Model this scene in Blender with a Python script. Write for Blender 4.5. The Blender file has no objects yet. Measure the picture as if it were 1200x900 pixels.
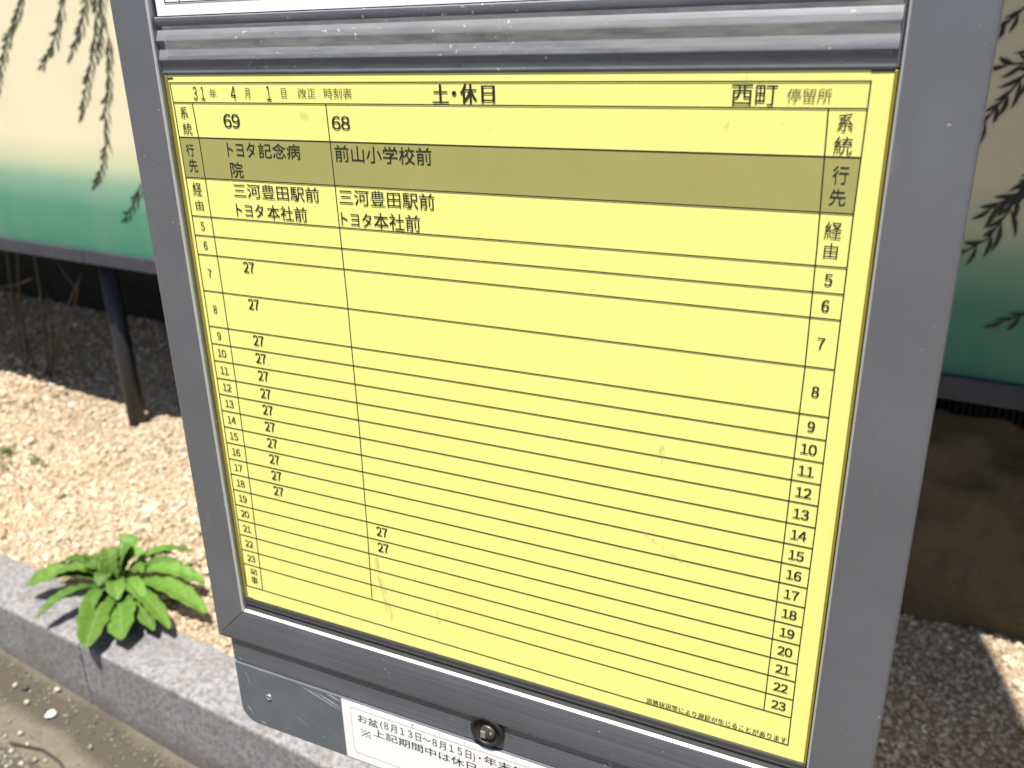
import bpy, bmesh, math, random
import numpy as np
from mathutils import Vector, Matrix

S = bpy.context.scene
COL = S.collection
random.seed(7)
RNG = np.random.default_rng(7)

# ------------------------------------------------------------------ camera
# World: the timetable sheet lies in the plane y = 0 (x right, z up); its printed frame starts at the origin. Metres.
cam_d = bpy.data.cameras.new('camera')
cam = bpy.data.objects.new('camera', cam_d)
COL.objects.link(cam)
right = Vector((0.9070315863, 0.4205954892, -0.0198276549))
down = Vector((0.1364527801, -0.3381618829, -0.9311429427))
fwd = Vector((-0.3983394786, 0.8418705217, -0.3641149329))
M = Matrix.Identity(4)
for i in range(3):
    M[i][0] = right[i]; M[i][1] = -down[i]; M[i][2] = -fwd[i]
M.translation = Vector((0.3515826429, -0.3472345129, 0.0144852866))
cam.matrix_world = M
cam_d.sensor_width = 36.0
cam_d.lens = 36.0 * 1017.0 / 1200.0
cam_d.clip_start = 0.02
cam_d.clip_end = 500.0
cam_d.dof.use_dof = True
cam_d.dof.focus_distance = 0.43
cam_d.dof.aperture_fstop = 12.5
S.camera = cam

# ------------------------------------------------------------------ light
TO_SUN = Vector((0.084, -0.35, 1.0)).normalized()
elev = math.asin(TO_SUN.z)
azim = math.atan2(TO_SUN.x, TO_SUN.y)
W = bpy.data.worlds.new('World'); S.world = W; W.use_nodes = True
wn = W.node_tree.nodes; wl = W.node_tree.links
sky = wn.new('ShaderNodeTexSky'); sky.sky_type = 'NISHITA'; sky.sun_disc = False
sky.sun_elevation = elev; sky.sun_rotation = azim
bg = wn['Background']; bg.inputs['Strength'].default_value = 0.05
wl.new(sky.outputs[0], bg.inputs[0])
sun_d = bpy.data.lights.new('sun', 'SUN'); sun_d.energy = 5.0; sun_d.angle = math.radians(0.5); sun_d.color = (1.0, 0.96, 0.89)
sun = bpy.data.objects.new('sun', sun_d); COL.objects.link(sun)
sun.rotation_euler = (-TO_SUN).to_track_quat('-Z', 'Y').to_euler()
sun.location = (0, 0, 6)
S.view_settings.view_transform = 'Standard'
S.view_settings.look = 'None'
S.view_settings.exposure = 0.92
S.view_settings.gamma = 1.0
S.view_settings.use_curve_mapping = False

SHEET_TEXT = [
    ('31', 0.01465, 0.02216, -0.00807, -0.00174, 's'),
    ('年', 0.02526, 0.02966, -0.00692, -0.00274, 't'),
    ('4', 0.03874, 0.04185, -0.00814, -0.00154, 's'),
    ('月', 0.04747, 0.05063, -0.00711, -0.00242, 't'),
    ('1', 0.06086, 0.06307, -0.00802, -0.00154, 's'),
    ('日', 0.06961, 0.07252, -0.00681, -0.00251, 't'),
    ('改正', 0.07939, 0.08949, -0.00674, -0.00241, 't'),
    ('時刻表', 0.09429, 0.10978, -0.00683, -0.00241, 't'),
    ('69', 0.03168, 0.04232, -0.02109, -0.01457, 'b'),
    ('68', 0.09701, 0.10747, -0.02077, -0.01475, 'b'),
    ('系', 0.00414, 0.00911, -0.01710, -0.01147, 't'),
    ('統', 0.00442, 0.01034, -0.02512, -0.01905, 't'),
    ('行', 0.00439, 0.00964, -0.03574, -0.02960, 't'),
    ('先', 0.00473, 0.01049, -0.04379, -0.03708, 't'),
    ('経', 0.00478, 0.01086, -0.05591, -0.04904, 't'),
    ('由', 0.00516, 0.01043, -0.06338, -0.05809, 't'),
    ('トヨタ', 0.03183, 0.04940, -0.03513, -0.02793, 'r'),
    ('記念病', 0.05162, 0.07705, -0.03526, -0.02802, 'r'),
    ('院', 0.03217, 0.04021, -0.04550, -0.03778, 'r'),
    ('三河豊田駅前', 0.03238, 0.08568, -0.05541, -0.04824, 'r'),
    ('トヨタ', 0.03246, 0.05008, -0.06506, -0.05827, 'r'),
    ('本社前', 0.05244, 0.07710, -0.06552, -0.05821, 'r'),
    ('前山小学校前', 0.09730, 0.14985, -0.03543, -0.02772, 'r'),
    ('三河豊田駅前', 0.09757, 0.15018, -0.05556, -0.04810, 'r'),
    ('トヨタ', 0.09760, 0.11502, -0.06571, -0.05902, 'r'),
    ('本社前', 0.11630, 0.14189, -0.06621, -0.05834, 'r'),
    ('土', 0.15219, 0.15970, -0.00860, -0.00088, 'B'),
    ('・', 0.16186, 0.16354, -0.00541, -0.00359, 'B'),
    ('休', 0.16586, 0.17353, -0.00876, -0.00063, 'B'),
    ('日', 0.17606, 0.18209, -0.00818, -0.00133, 'B'),
    ('西町', 0.28148, 0.29825, -0.00855, -0.00106, 'r'),
    ('停留所', 0.30175, 0.31743, -0.00729, -0.00240, 't'),
    ('系', 0.32038, 0.32585, -0.01728, -0.01099, 't'),
    ('統', 0.32002, 0.32642, -0.02538, -0.01898, 't'),
    ('行', 0.32065, 0.32631, -0.03605, -0.02939, 't'),
    ('先', 0.32037, 0.32623, -0.04397, -0.03781, 't'),
    ('経', 0.32004, 0.32626, -0.05651, -0.05001, 't'),
    ('由', 0.32061, 0.32564, -0.06400, -0.05812, 't'),
    ('記', 0.00469, 0.00966, -0.28914, -0.28504, 'b'),
    ('事', 0.00431, 0.00915, -0.29596, -0.29091, 'b'),
    ('道路状況等により遅延が生じることがあります', 0.25939, 0.32869, -0.29987, -0.29642, 'r'),
]
NOTICE_TEXT = [
    ('お盆', 0.07733, 0.09231, -0.37685, -0.37094, 'N'),
    ('(8月13日～8月15日)・', 0.09401, 0.16326, -0.37711, -0.36980, 'N'),
    ('※', 0.07925, 0.08585, -0.38747, -0.38217, 'r'),
    ('上記期間中は休日', 0.08814, 0.15975, -0.38439, -0.37824, 'N'),
]

# ------------------------------------------------------------------ materials
def mat(name, color, rough=0.6, metal=0.0, spec=0.5, coat=0.0):
    m = bpy.data.materials.new(name); m.use_nodes = True
    b = m.node_tree.nodes['Principled BSDF']
    b.inputs['Base Color'].default_value = (*color, 1)
    b.inputs['Roughness'].default_value = rough
    b.inputs['Metallic'].default_value = metal
    b.inputs['Specular IOR Level'].default_value = spec
    b.inputs['Coat Weight'].default_value = coat
    return m

class NT:
    """small helper for node trees"""
    def __init__(s, m):
        s.t = m.node_tree; s.n = s.t.nodes; s.l = s.t.links; s.b = s.n['Principled BSDF']
        s.pos = s.n.new('ShaderNodeNewGeometry').outputs['Position']
    def scaled(s, sx, sy, sz):
        v = s.n.new('ShaderNodeVectorMath'); v.operation = 'MULTIPLY'
        s.l.new(s.pos, v.inputs[0]); v.inputs[1].default_value = (sx, sy, sz); return v.outputs[0]
    def noise(s, scale, detail=4, rough=0.55, vec=None):
        x = s.n.new('ShaderNodeTexNoise'); x.inputs['Scale'].default_value = scale
        x.inputs['Detail'].default_value = detail; x.inputs['Roughness'].default_value = rough
        s.l.new(vec if vec else s.pos, x.inputs['Vector']); return x.outputs['Fac']
    def voro(s, scale, out='Distance', vec=None):
        x = s.n.new('ShaderNodeTexVoronoi'); x.inputs['Scale'].default_value = scale
        s.l.new(vec if vec else s.pos, x.inputs['Vector']); return x.outputs[out]
    def ramp(s, fac, stops, interp='LINEAR'):
        r = s.n.new('ShaderNodeValToRGB'); r.color_ramp.interpolation = interp
        e = r.color_ramp.elements
        while len(e) < len(stops): e.new(0.5)
        for k, (p, c) in enumerate(stops):
            e[k].position = p
            e[k].color = (c, c, c, 1) if isinstance(c, (int, float)) else (*c, 1)
        s.l.new(fac, r.inputs[0]); return r.outputs[0]
    def mix(s, fac, a, b, mode='MIX'):
        x = s.n.new('ShaderNodeMix'); x.data_type = 'RGBA'; x.blend_type = mode
        for sock, v in ((x.inputs[0], fac), (x.inputs[6], a), (x.inputs[7], b)):
            if isinstance(v, (int, float)): sock.default_value = v
            elif isinstance(v, tuple): sock.default_value = (*v, 1)
            else: s.l.new(v, sock)
        return x.outputs[2]
    def math(s, op, a, b=0.0, clamp=False):
        x = s.n.new('ShaderNodeMath'); x.operation = op; x.use_clamp = clamp
        for sock, v in ((x.inputs[0], a), (x.inputs[1], b)):
            if isinstance(v, (int, float)): sock.default_value = v
            else: s.l.new(v, sock)
        return x.outputs[0]
    def comp(s, k):
        x = s.n.new('ShaderNodeSeparateXYZ'); s.l.new(s.pos, x.inputs[0]); return x.outputs[k]
    def color(s, c): s.l.new(c, s.b.inputs['Base Color'])
    def rough(s, r): s.l.new(r, s.b.inputs['Roughness'])
    def bump(s, h, strength=0.3, dist=0.001):
        x = s.n.new('ShaderNodeBump'); x.inputs['Strength'].default_value = strength; x.inputs['Distance'].default_value = dist
        s.l.new(h, x.inputs['Height']); s.l.new(x.outputs[0], s.b.inputs['Normal'])

def rail_material(name, base, along, chips=True):
    """satin grey anodised aluminium with drawing lines along its length, grime and small bare chips"""
    m = mat(name, base, 0.34, 0.60, 0.5); n = NT(m)
    sc = {'x': (6, 900, 900), 'z': (900, 900, 5)}[along]
    lines = n.noise(1.0, 3, 0.6, n.scaled(*sc))
    grime = n.noise(14, 5, 0.6)
    c = n.mix(n.ramp(lines, [(0.3, 0.0), (0.7, 1.0)]), tuple(x * (0.74 if along == 'x' else 0.985) for x in base), tuple(x * (1.26 if along == 'x' else 1.015) for x in base))
    c = n.mix(n.ramp(grime, [(0.35, 0.0), (0.75, 0.22)]), c, tuple(x * 1.5 + 0.01 for x in base))
    if chips:
        ch = n.math('MULTIPLY', n.ramp(n.noise(260, 2, 0.5), [(0.71, 0.0), (0.73, 0.9)]), n.ramp(n.noise(23, 2), [(0.54, 0.0), (0.60, 1.0)]))
        rub = n.ramp(n.noise(1.0, 6, 0.75, n.scaled(70, 70, 16)), [(0.60, 0.0), (0.74, 0.38)])
        c = n.mix(rub, c, (0.33, 0.33, 0.33))
        c = n.mix(ch, c, (0.62, 0.61, 0.58))
    n.color(c)
    n.rough(n.ramp(grime, [(0.3, 0.27), (0.7, 0.40)]))
    n.bump(lines, 0.12 if along == 'x' else 0.0, 0.0004)
    return m

M_SIDE = rail_material('grey_rail', (0.205, 0.213, 0.236), 'z')
M_BAR = rail_material('grey_brushed_rail', (0.178, 0.190, 0.218), 'x')
M_DARK = mat('dark_channel', (0.050, 0.049, 0.046), 0.5, 0.3)
M_BLACK = mat('black_gap', (0.008, 0.008, 0.008), 0.8)
M_LEDGE_LIGHT = mat('sunlit_ledge', (0.78, 0.78, 0.77), 0.45, 0.25)  # paler than the rail: sunlight on its ledge put into the colour
M_EDGE_GLINT = mat('edge_highlight', (0.46, 0.46, 0.47), 0.45, 0.2)  # painted highlight along the inner corner of the side rails
M_EDGE_SHADE = mat('olive_edge_shade', (0.25, 0.205, 0.028), 0.35)  # contact shade and yellow reflection beside the sheet, put into the colour

M_PLATE = mat('grey_painted_plate', (0.105, 0.118, 0.130), 0.45); n = NT(M_PLATE)
g = n.noise(40, 5, 0.65)
c = n.mix(n.ramp(g, [(0.4, 0.0), (0.8, 0.35)]), (0.100, 0.113, 0.126), (0.17, 0.185, 0.195))
ch = n.math('MULTIPLY', n.ramp(n.noise(330, 2, 0.5), [(0.73, 0.0), (0.75, 1.0)]), n.ramp(n.noise(30, 2), [(0.52, 0.0), (0.58, 1.0)]))
n.color(n.mix(ch, c, (0.5, 0.5, 0.49)))
M_SCRATCH = mat('pale_scratch', (0.42, 0.44, 0.46), 0.6)

def channel_material():
    m = mat('dusty_channel', (0.2, 0.2, 0.2), 0.5, 0.2); n = NT(m)
    dust = n.noise(1.0, 6, 0.7, n.scaled(45, 220, 260))
    streak = n.noise(1.0, 3, 0.6, n.scaled(8, 900, 1100))
    base = n.mix(n.ramp(streak, [(0.3, 0.0), (0.7, 1.0)]), (0.135, 0.146, 0.175), (0.190, 0.200, 0.228))
    c = n.mix(n.ramp(dust, [(0.38, 0.0), (0.70, 0.6)]), base, (0.25, 0.255, 0.265))
    sp = n.math('MULTIPLY', n.ramp(n.noise(420, 2, 0.5), [(0.68, 0.0), (0.72, 1.0)]), n.ramp(n.noise(18, 3), [(0.48, 0.0), (0.58, 1.0)]))
    n.color(n.mix(sp, c, (0.75, 0.74, 0.7)))
    n.rough(n.ramp(dust, [(0.3, 0.45), (0.7, 0.68)])); n.bump(dust, 0.25, 0.0005)
    return m
M_CHANNEL = channel_material()

def sheet_material(name, col, grime_col):
    m = mat(name, col, 0.38, 0, 0.5, 0.25); n = NT(m); n.b.inputs['Coat Roughness'].default_value = 0.12
    a = n.noise(22, 6, 0.65)
    c = n.mix(n.ramp(a, [(0.42, 0.0), (0.78, 0.30)]), col, grime_col)
    sp = n.math('MULTIPLY', n.ramp(n.noise(500, 2, 0.5), [(0.735, 0.0), (0.76, 0.7)]), n.ramp(n.noise(35, 2), [(0.5, 0.0), (0.6, 1.0)]))
    n.color(n.mix(sp, c, tuple(x * 0.45 for x in grime_col)))
    n.rough(n.ramp(n.noise(60, 5, 0.7), [(0.35, 0.30), (0.7, 0.48)]))
    n.bump(n.noise(7, 3), 0.22, 0.006)
    return m
M_YELLOW = sheet_material('yellow_laminate', (0.85, 0.82, 0.245), (0.70, 0.645, 0.195))
M_SHADED = sheet_material('halftone_grey_band', (0.350, 0.328, 0.108), (0.40, 0.345, 0.130))
M_WHITE = sheet_material('white_laminate', (0.84, 0.84, 0.84), (0.72, 0.72, 0.70))
M_STICKER = sheet_material('white_sticker', (0.83, 0.83, 0.82), (0.66, 0.66, 0.63))
M_INK = mat('black_ink', (0.020, 0.017, 0.012), 0.5)
M_FADED = mat('brown_faded_ink', (0.15, 0.12, 0.03), 0.5)
M_GREYINK = mat('grey_ink', (0.33, 0.33, 0.33), 0.5)

def stain_material():
    m = bpy.data.materials.new('scuff_stain'); m.use_nodes = True
    n = NT(m)
    n.b.inputs['Base Color'].default_value = (0.36, 0.32, 0.20, 1); n.b.inputs['Roughness'].default_value = 0.7
    a = n.ramp(n.noise(1.0, 6, 0.75, n.scaled(420, 420, 150)), [(0.44, 0.0), (0.70, 0.50)])
    n.l.new(a, n.b.inputs['Alpha'])
    return m
M_STAIN = stain_material()

def clear_material():
    m = bpy.data.materials.new('hazy_clear_plastic'); m.use_nodes = True; n = NT(m)
    n.b.inputs['Base Color'].default_value = (0.45, 0.45, 0.43, 1); n.b.inputs['Roughness'].default_value = 0.45
    a = n.ramp(n.noise(1.0, 6, 0.7, n.scaled(30, 100, 160)), [(0.35, 0.06), (0.72, 0.30)])
    n.l.new(a, n.b.inputs['Alpha']); return m
M_CLEAR = clear_material()

def stone(name, a, b, dark, scale, rough=0.75, speck=None):
    m = mat(name, a, rough); n = NT(m)
    c = n.mix(n.ramp(n.noise(scale, 6, 0.65), [(0.3, 0.0), (0.7, 1.0)]), a, b)
    if speck:
        c = n.mix(n.ramp(n.noise(speck, 3, 0.6), [(0.56, 0.0), (0.66, 0.75)]), c, dark)
    n.color(c); n.bump(n.noise(scale * 6, 6, 0.7), 0.4, 0.003)
    return m
def granite_material():
    m = mat('granite', (0.3, 0.3, 0.3), 0.7); n = NT(m)
    c = n.mix(n.ramp(n.noise(115, 5, 0.8), [(0.38, 0.0), (0.60, 1.0)]), (0.080, 0.078, 0.086), (0.33, 0.32, 0.325))
    c = n.mix(n.ramp(n.noise(300, 2, 0.6), [(0.60, 0.0), (0.68, 0.8)]), c, (0.04, 0.04, 0.045))
    c = n.mix(n.ramp(n.noise(7, 5, 0.65), [(0.38, 0.0), (0.72, 0.45)]), c, (0.16, 0.157, 0.16))
    # soil splash on the lower part of the face: dirt with a ragged edge
    low = n.math('ADD', n.comp(2), n.math('MULTIPLY', n.noise(16, 5, 0.7), 0.11))
    c = n.mix(n.ramp(n.noise(11, 7, 0.72), [(0.50, 0.0), (0.70, 0.55)]), c, (0.135, 0.118, 0.098))
    d = n.ramp(n.math('MULTIPLY', n.math('ADD', low, 1.27), 5.0, True), [(0.25, 0.85), (0.62, 0.0)])
    c = n.mix(d, c, (0.105, 0.090, 0.074))
    n.color(c); n.bump(n.noise(240, 4, 0.7), 0.35, 0.002)
    return m
M_GRANITE = granite_material()

def gutter_material():
    m = mat('gutter_concrete', (0.2, 0.17, 0.13), 0.85); n = NT(m)
    c = n.mix(n.ramp(n.noise(38, 8, 0.75), [(0.36, 0.0), (0.7, 1.0)]), (0.105, 0.087, 0.064), (0.170, 0.146, 0.108))
    c = n.mix(n.ramp(n.noise(170, 4, 0.7), [(0.55, 0.0), (0.7, 0.55)]), c, (0.08, 0.07, 0.06))
    # dark wet dirt line along the foot of the kerb: y + 0.09 x is the distance towards the kerb
    k = n.math('ADD', n.comp(1), n.math('MULTIPLY', n.comp(0), 0.093))
    k = n.math('ADD', k, n.math('MULTIPLY', n.noise(9, 5, 0.65), 0.10))
    d = n.ramp(n.math('MULTIPLY', n.math('ADD', k, -0.38), 5.0, True), [(0.26, 0.0), (0.42, 0.9), (0.66, 0.85), (0.80, 0.25)])
    c = n.mix(d, c, (0.055, 0.044, 0.031))
    n.color(c); n.bump(n.noise(150, 5, 0.7), 0.5, 0.003)
    return m
M_GUTTER = gutter_material()
M_ASPHALT = mat('asphalt', (0.06, 0.055, 0.05), 0.9); n = NT(M_ASPHALT)
v = n.voro(120, 'Color')
sep = n.n.new('ShaderNodeSeparateColor'); n.l.new(v, sep.inputs[0])
c = n.mix(n.ramp(sep.outputs[0], [(0.80, 0.0), (0.86, 1.0)], 'LINEAR'), (0.055, 0.048, 0.040), (0.20, 0.17, 0.145))
c = n.mix(n.ramp(n.noise(20, 5, 0.7), [(0.4, 0.0), (0.7, 0.6)]), c, (0.12, 0.10, 0.075))
n.color(c); n.bump(n.voro(120), 0.6, 0.006)
M_CRACK = mat('crack_dark', (0.035, 0.03, 0.025), 0.95)

M_BED = stone('sandy_bed', (0.26, 0.195, 0.130), (0.36, 0.275, 0.19), (0.13, 0.095, 0.065), 70, 0.9, 190)
M_PEBBLE = mat('sandy_pebble', (0.3, 0.22, 0.15), 0.75); n = NT(M_PEBBLE)
at = n.n.new('ShaderNodeAttribute'); at.attribute_name = 'stone_colour'; n.color(at.outputs['Color'])
M_EARTH = mat('soil', (0.10, 0.08, 0.06), 0.95)

def boulder_material():
    m = mat('brown_rock', (0.2, 0.13, 0.07), 0.85); n = NT(m)
    c = n.mix(n.ramp(n.noise(5, 6, 0.7), [(0.3, 0.0), (0.7, 1.0)]), (0.22, 0.150, 0.060), (0.38, 0.27, 0.125))
    c = n.mix(n.ramp(n.noise(22, 5, 0.7), [(0.5, 0.0), (0.72, 0.7)]), c, (0.12, 0.10, 0.065))
    c = n.mix(n.ramp(n.noise(60, 4, 0.7), [(0.66, 0.0), (0.74, 0.6)]), c, (0.33, 0.27, 0.19))
    n.color(c); n.bump(n.noise(38, 9, 0.78), 1.0, 0.03); return m
M_ROCK = boulder_material()

M_MURAL = mat('painted_panel', (0.8, 0.74, 0.55), 0.40, 0, 0.4); n = NT(M_MURAL)
h = n.math('DIVIDE', n.math('ADD', n.comp(2), 0.538), 0.385)      # 0 at the panel foot, 1 at z = -0.16
h = n.math('ADD', h, n.math('MULTIPLY', n.math('SUBTRACT', n.noise(1.6, 3), 0.5), 0.10))
c = n.ramp(h, [(0.02, (0.040, 0.180, 0.118)), (0.38, (0.082, 0.255, 0.170)), (0.58, (0.235, 0.405, 0.280)), (0.70, (0.54, 0.585, 0.37)), (0.88, (0.78, 0.70, 0.48))])
c = n.mix(n.ramp(n.noise(3.0, 6, 0.6, n.scaled(2.2, 2.2, 0.7)), [(0.42, 0.0), (0.80, 0.16)]), c, (0.40, 0.39, 0.30))
n.color(c)
M_LEAFPAINT = mat('dark_leaf_paint', (0.022, 0.028, 0.016), 0.5)
M_HRAIL = mat('slate_blue_rail', (0.070, 0.078, 0.105), 0.5); n = NT(M_HRAIL)
n.color(n.mix(n.ramp(n.noise(25, 5, 0.6), [(0.35, 0.0), (0.75, 0.6)]), (0.034, 0.038, 0.052), (0.065, 0.065, 0.074)))
M_HPOST = mat('navy_post', (0.013, 0.016, 0.022), 0.45)
M_SLAT = mat('dark_slats', (0.03, 0.028, 0.024), 0.7); n = NT(M_SLAT)
n.color(n.mix(n.ramp(n.noise(14, 5, 0.6), [(0.35, 0.0), (0.75, 1.0)]), (0.022, 0.021, 0.018), (0.045, 0.042, 0.034)))

M_WEED = mat('weed_leaf', (0.06, 0.15, 0.025), 0.55, 0, 0.3); n = NT(M_WEED)
at = n.n.new('ShaderNodeAttribute'); at.attribute_name = 'leaf_colour'
vein = n.n.new('ShaderNodeAttribute'); vein.attribute_name = 'leaf_rib'
c = n.mix(n.ramp(n.noise(70, 6, 0.7), [(0.40, 0.0), (0.66, 0.65)]), at.outputs['Color'], (0.045, 0.105, 0.018))
n.color(n.mix(n.ramp(vein.outputs['Fac'], [(0.86, 0.0), (0.97, 0.5)]), c, (0.12, 0.21, 0.06)))
n.b.inputs['Transmission Weight'].default_value = 0.0
n.b.inputs['Subsurface Weight'].default_value = 0.0
n.bump(n.noise(55, 3), 0.35, 0.004)
M_STALK = mat('dry_stalk', (0.085, 0.070, 0.052), 0.9)
M_DRYLEAF = mat('dry_pale_leaf', (0.42, 0.40, 0.33), 0.8)
M_GRASS = mat('young_grass', (0.10, 0.13, 0.035), 0.7)
M_CONC = stone('pole_concrete', (0.25, 0.245, 0.235), (0.33, 0.325, 0.31), (0.17, 0.165, 0.16), 12, 0.85, 120)
M_CHIP = mat('white_chip', (0.72, 0.70, 0.66), 0.7)
M_STONES = [stone('street_stone_%s' % k, a, b, (0.1, 0.1, 0.1), 90) for k, a, b in (
    ('pale', (0.40, 0.34, 0.27), (0.52, 0.46, 0.38)), ('grey', (0.20, 0.185, 0.17), (0.29, 0.27, 0.25)), ('dark', (0.045, 0.04, 0.035), (0.08, 0.07, 0.06)))]
M_LOCK = mat('black_lock', (0.035, 0.031, 0.027), 0.42, 0.5)
M_CORE = mat('worn_lock_core', (0.13, 0.12, 0.105), 0.45, 0.7)
M_STEEL = mat('worn_steel', (0.55, 0.53, 0.49), 0.35, 0.8)

# ------------------------------------------------------------------ object helpers
def base_of(parent):
    o = parent; v = Vector((0, 0, 0))
    while o is not None:
        v = v + o.location; o = o.parent
    return v
def tag(o, label=None, cat=None, group=None, kind=None):
    for k, x in (('label', label), ('category', cat), ('group', group), ('kind', kind)):
        if x: o[k] = x
    return o
def thing(name, loc, label, cat, group=None):
    o = bpy.data.objects.new(name, None); COL.objects.link(o); o.location = loc; o.empty_display_size = 0.05
    return tag(o, label, cat, group)
class MB:
    """collects geometry in world coordinates with a material index per face"""
    def __init__(s): s.v = []; s.f = []; s.mi = []; s.sm = []
    def add(s, verts, faces, mi=0, smooth=False):
        k = len(s.v); s.v += [tuple(map(float, p)) for p in verts]
        for f in faces:
            s.f.append(tuple(k + i for i in f)); s.mi.append(mi); s.sm.append(smooth)
    def box(s, x0, x1, y0, y1, z0, z1, mi=0):
        s.add([(x0,y0,z0),(x1,y0,z0),(x1,y1,z0),(x0,y1,z0),(x0,y0,z1),(x1,y0,z1),(x1,y1,z1),(x0,y1,z1)],
              [(0,3,2,1),(4,5,6,7),(0,1,5,4),(1,2,6,5),(2,3,7,6),(3,0,4,7)], mi)
    def quad_xz(s, pts, y, mi=0):
        s.add([(x, y, z) for x, z in pts], [tuple(range(len(pts)))], mi)
    def line_xz(s, pts, w, y, mi=0):
        """flat printed line through (x, z) points, seen from -y"""
        for (x0, z0), (x1, z1) in zip(pts, pts[1:]):
            d = math.hypot(x1 - x0, z1 - z0)
            if d == 0: continue
            ux, uz = (x1 - x0) / d, (z1 - z0) / d
            px, pz = -uz * w / 2, ux * w / 2
            ex, ez = ux * w / 2, uz * w / 2
            s.quad_xz([(x0 - ex - px, z0 - ez - pz), (x1 + ex - px, z1 + ez - pz), (x1 + ex + px, z1 + ez + pz), (x0 - ex + px, z0 - ez + pz)], y, mi)
    def extrude(s, prof, place, n_cap=True, mi=0, smooth=True, strip_mi=None):
        """closed profile (list of points) placed by two functions end0(p), end1(p)"""
        a = [place[0](p) for p in prof]; b = [place[1](p) for p in prof]; m = len(prof)
        k = len(s.v)
        s.v += [tuple(map(float, p)) for p in a + b]
        for i in range(m):
            j = (i + 1) % m
            s.f.append((k + i, k + j, k + m + j, k + m + i)); s.mi.append(strip_mi(i) if strip_mi else mi); s.sm.append(smooth)
        if n_cap:
            s.f.append(tuple(k + i for i in reversed(range(m)))); s.mi.append(mi); s.sm.append(False)
            s.f.append(tuple(k + m + i for i in range(m))); s.mi.append(mi); s.sm.append(False)
    def tube(s, pts, radii, n=8, mi=0, caps=True):
        pts = [Vector(p) for p in pts]; rings = []
        for i, p in enumerate(pts):
            d = (pts[min(i + 1, len(pts) - 1)] - pts[max(i - 1, 0)]).normalized()
            ref = Vector((0, 1, 0)) if abs(d.y) < 0.9 else Vector((1, 0, 0))
            u = d.cross(ref).normalized(); w = d.cross(u).normalized()
            r = radii[i] if isinstance(radii, (list, tuple)) else radii
            rings.append([p + (u * math.cos(2 * math.pi * k / n) + w * math.sin(2 * math.pi * k / n)) * r for k in range(n)])
        k0 = len(s.v); s.v += [tuple(p) for r in rings for p in r]
        for i in range(len(rings) - 1):
            for k in range(n):
                j = (k + 1) % n
                s.f.append((k0 + i*n + k, k0 + i*n + j, k0 + (i+1)*n + j, k0 + (i+1)*n + k)); s.mi.append(mi); s.sm.append(True)
        if caps:
            s.f.append(tuple(k0 + k for k in reversed(range(n)))); s.mi.append(mi); s.sm.append(False)
            e = k0 + (len(rings) - 1) * n
            s.f.append(tuple(e + k for k in range(n))); s.mi.append(mi); s.sm.append(False)
    def build(s, name, mats, parent=None, loc=None, bevel=0.0, sharp=None, fix=True):
        me = bpy.data.meshes.new(name)
        L = base_of(parent) if parent else Vector(loc or (0, 0, 0))
        me.from_pydata([(p[0] - L.x, p[1] - L.y, p[2] - L.z) for p in s.v], [], s.f)
        for m in (mats if isinstance(mats, (list, tuple)) else [mats]): me.materials.append(m)
        me.polygons.foreach_set('material_index', s.mi)
        me.polygons.foreach_set('use_smooth', s.sm)
        if fix:
            bm = bmesh.new(); bm.from_mesh(me); bmesh.ops.recalc_face_normals(bm, faces=bm.faces); bm.to_mesh(me); bm.free()
        if sharp: me.set_sharp_from_angle(angle=math.radians(sharp))
        me.update()
        o = bpy.data.objects.new(name, me); COL.objects.link(o)
        if parent: o.parent = parent
        else: o.location = L
        if bevel:
            b = o.modifiers.new('bevel', 'BEVEL'); b.width = bevel; b.segments = 3; b.limit_method = 'ANGLE'; b.harden_normals = False
        return o
def structure(o): o['kind'] = 'structure'; return o

# glyph outlines come from Blender's own built-in font
_glyph = {}
def glyphs(text, offset):
    key = (text, offset)
    if key not in _glyph:
        c = bpy.data.curves.new('glyph', 'FONT'); c.body = text; c.size = 1.0; c.offset = offset; c.resolution_u = 4
        o = bpy.data.objects.new('glyph', c); COL.objects.link(o)
        dg = bpy.context.evaluated_depsgraph_get()
        e = o.evaluated_get(dg); m = e.to_mesh()
        v = np.array([(p.co.x, p.co.y) for p in m.vertices]); f = [tuple(p.vertices) for p in m.polygons]
        e.to_mesh_clear()
        bpy.data.objects.remove(o); bpy.data.curves.remove(c)
        _glyph[key] = (v, f)
    return _glyph[key]
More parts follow.
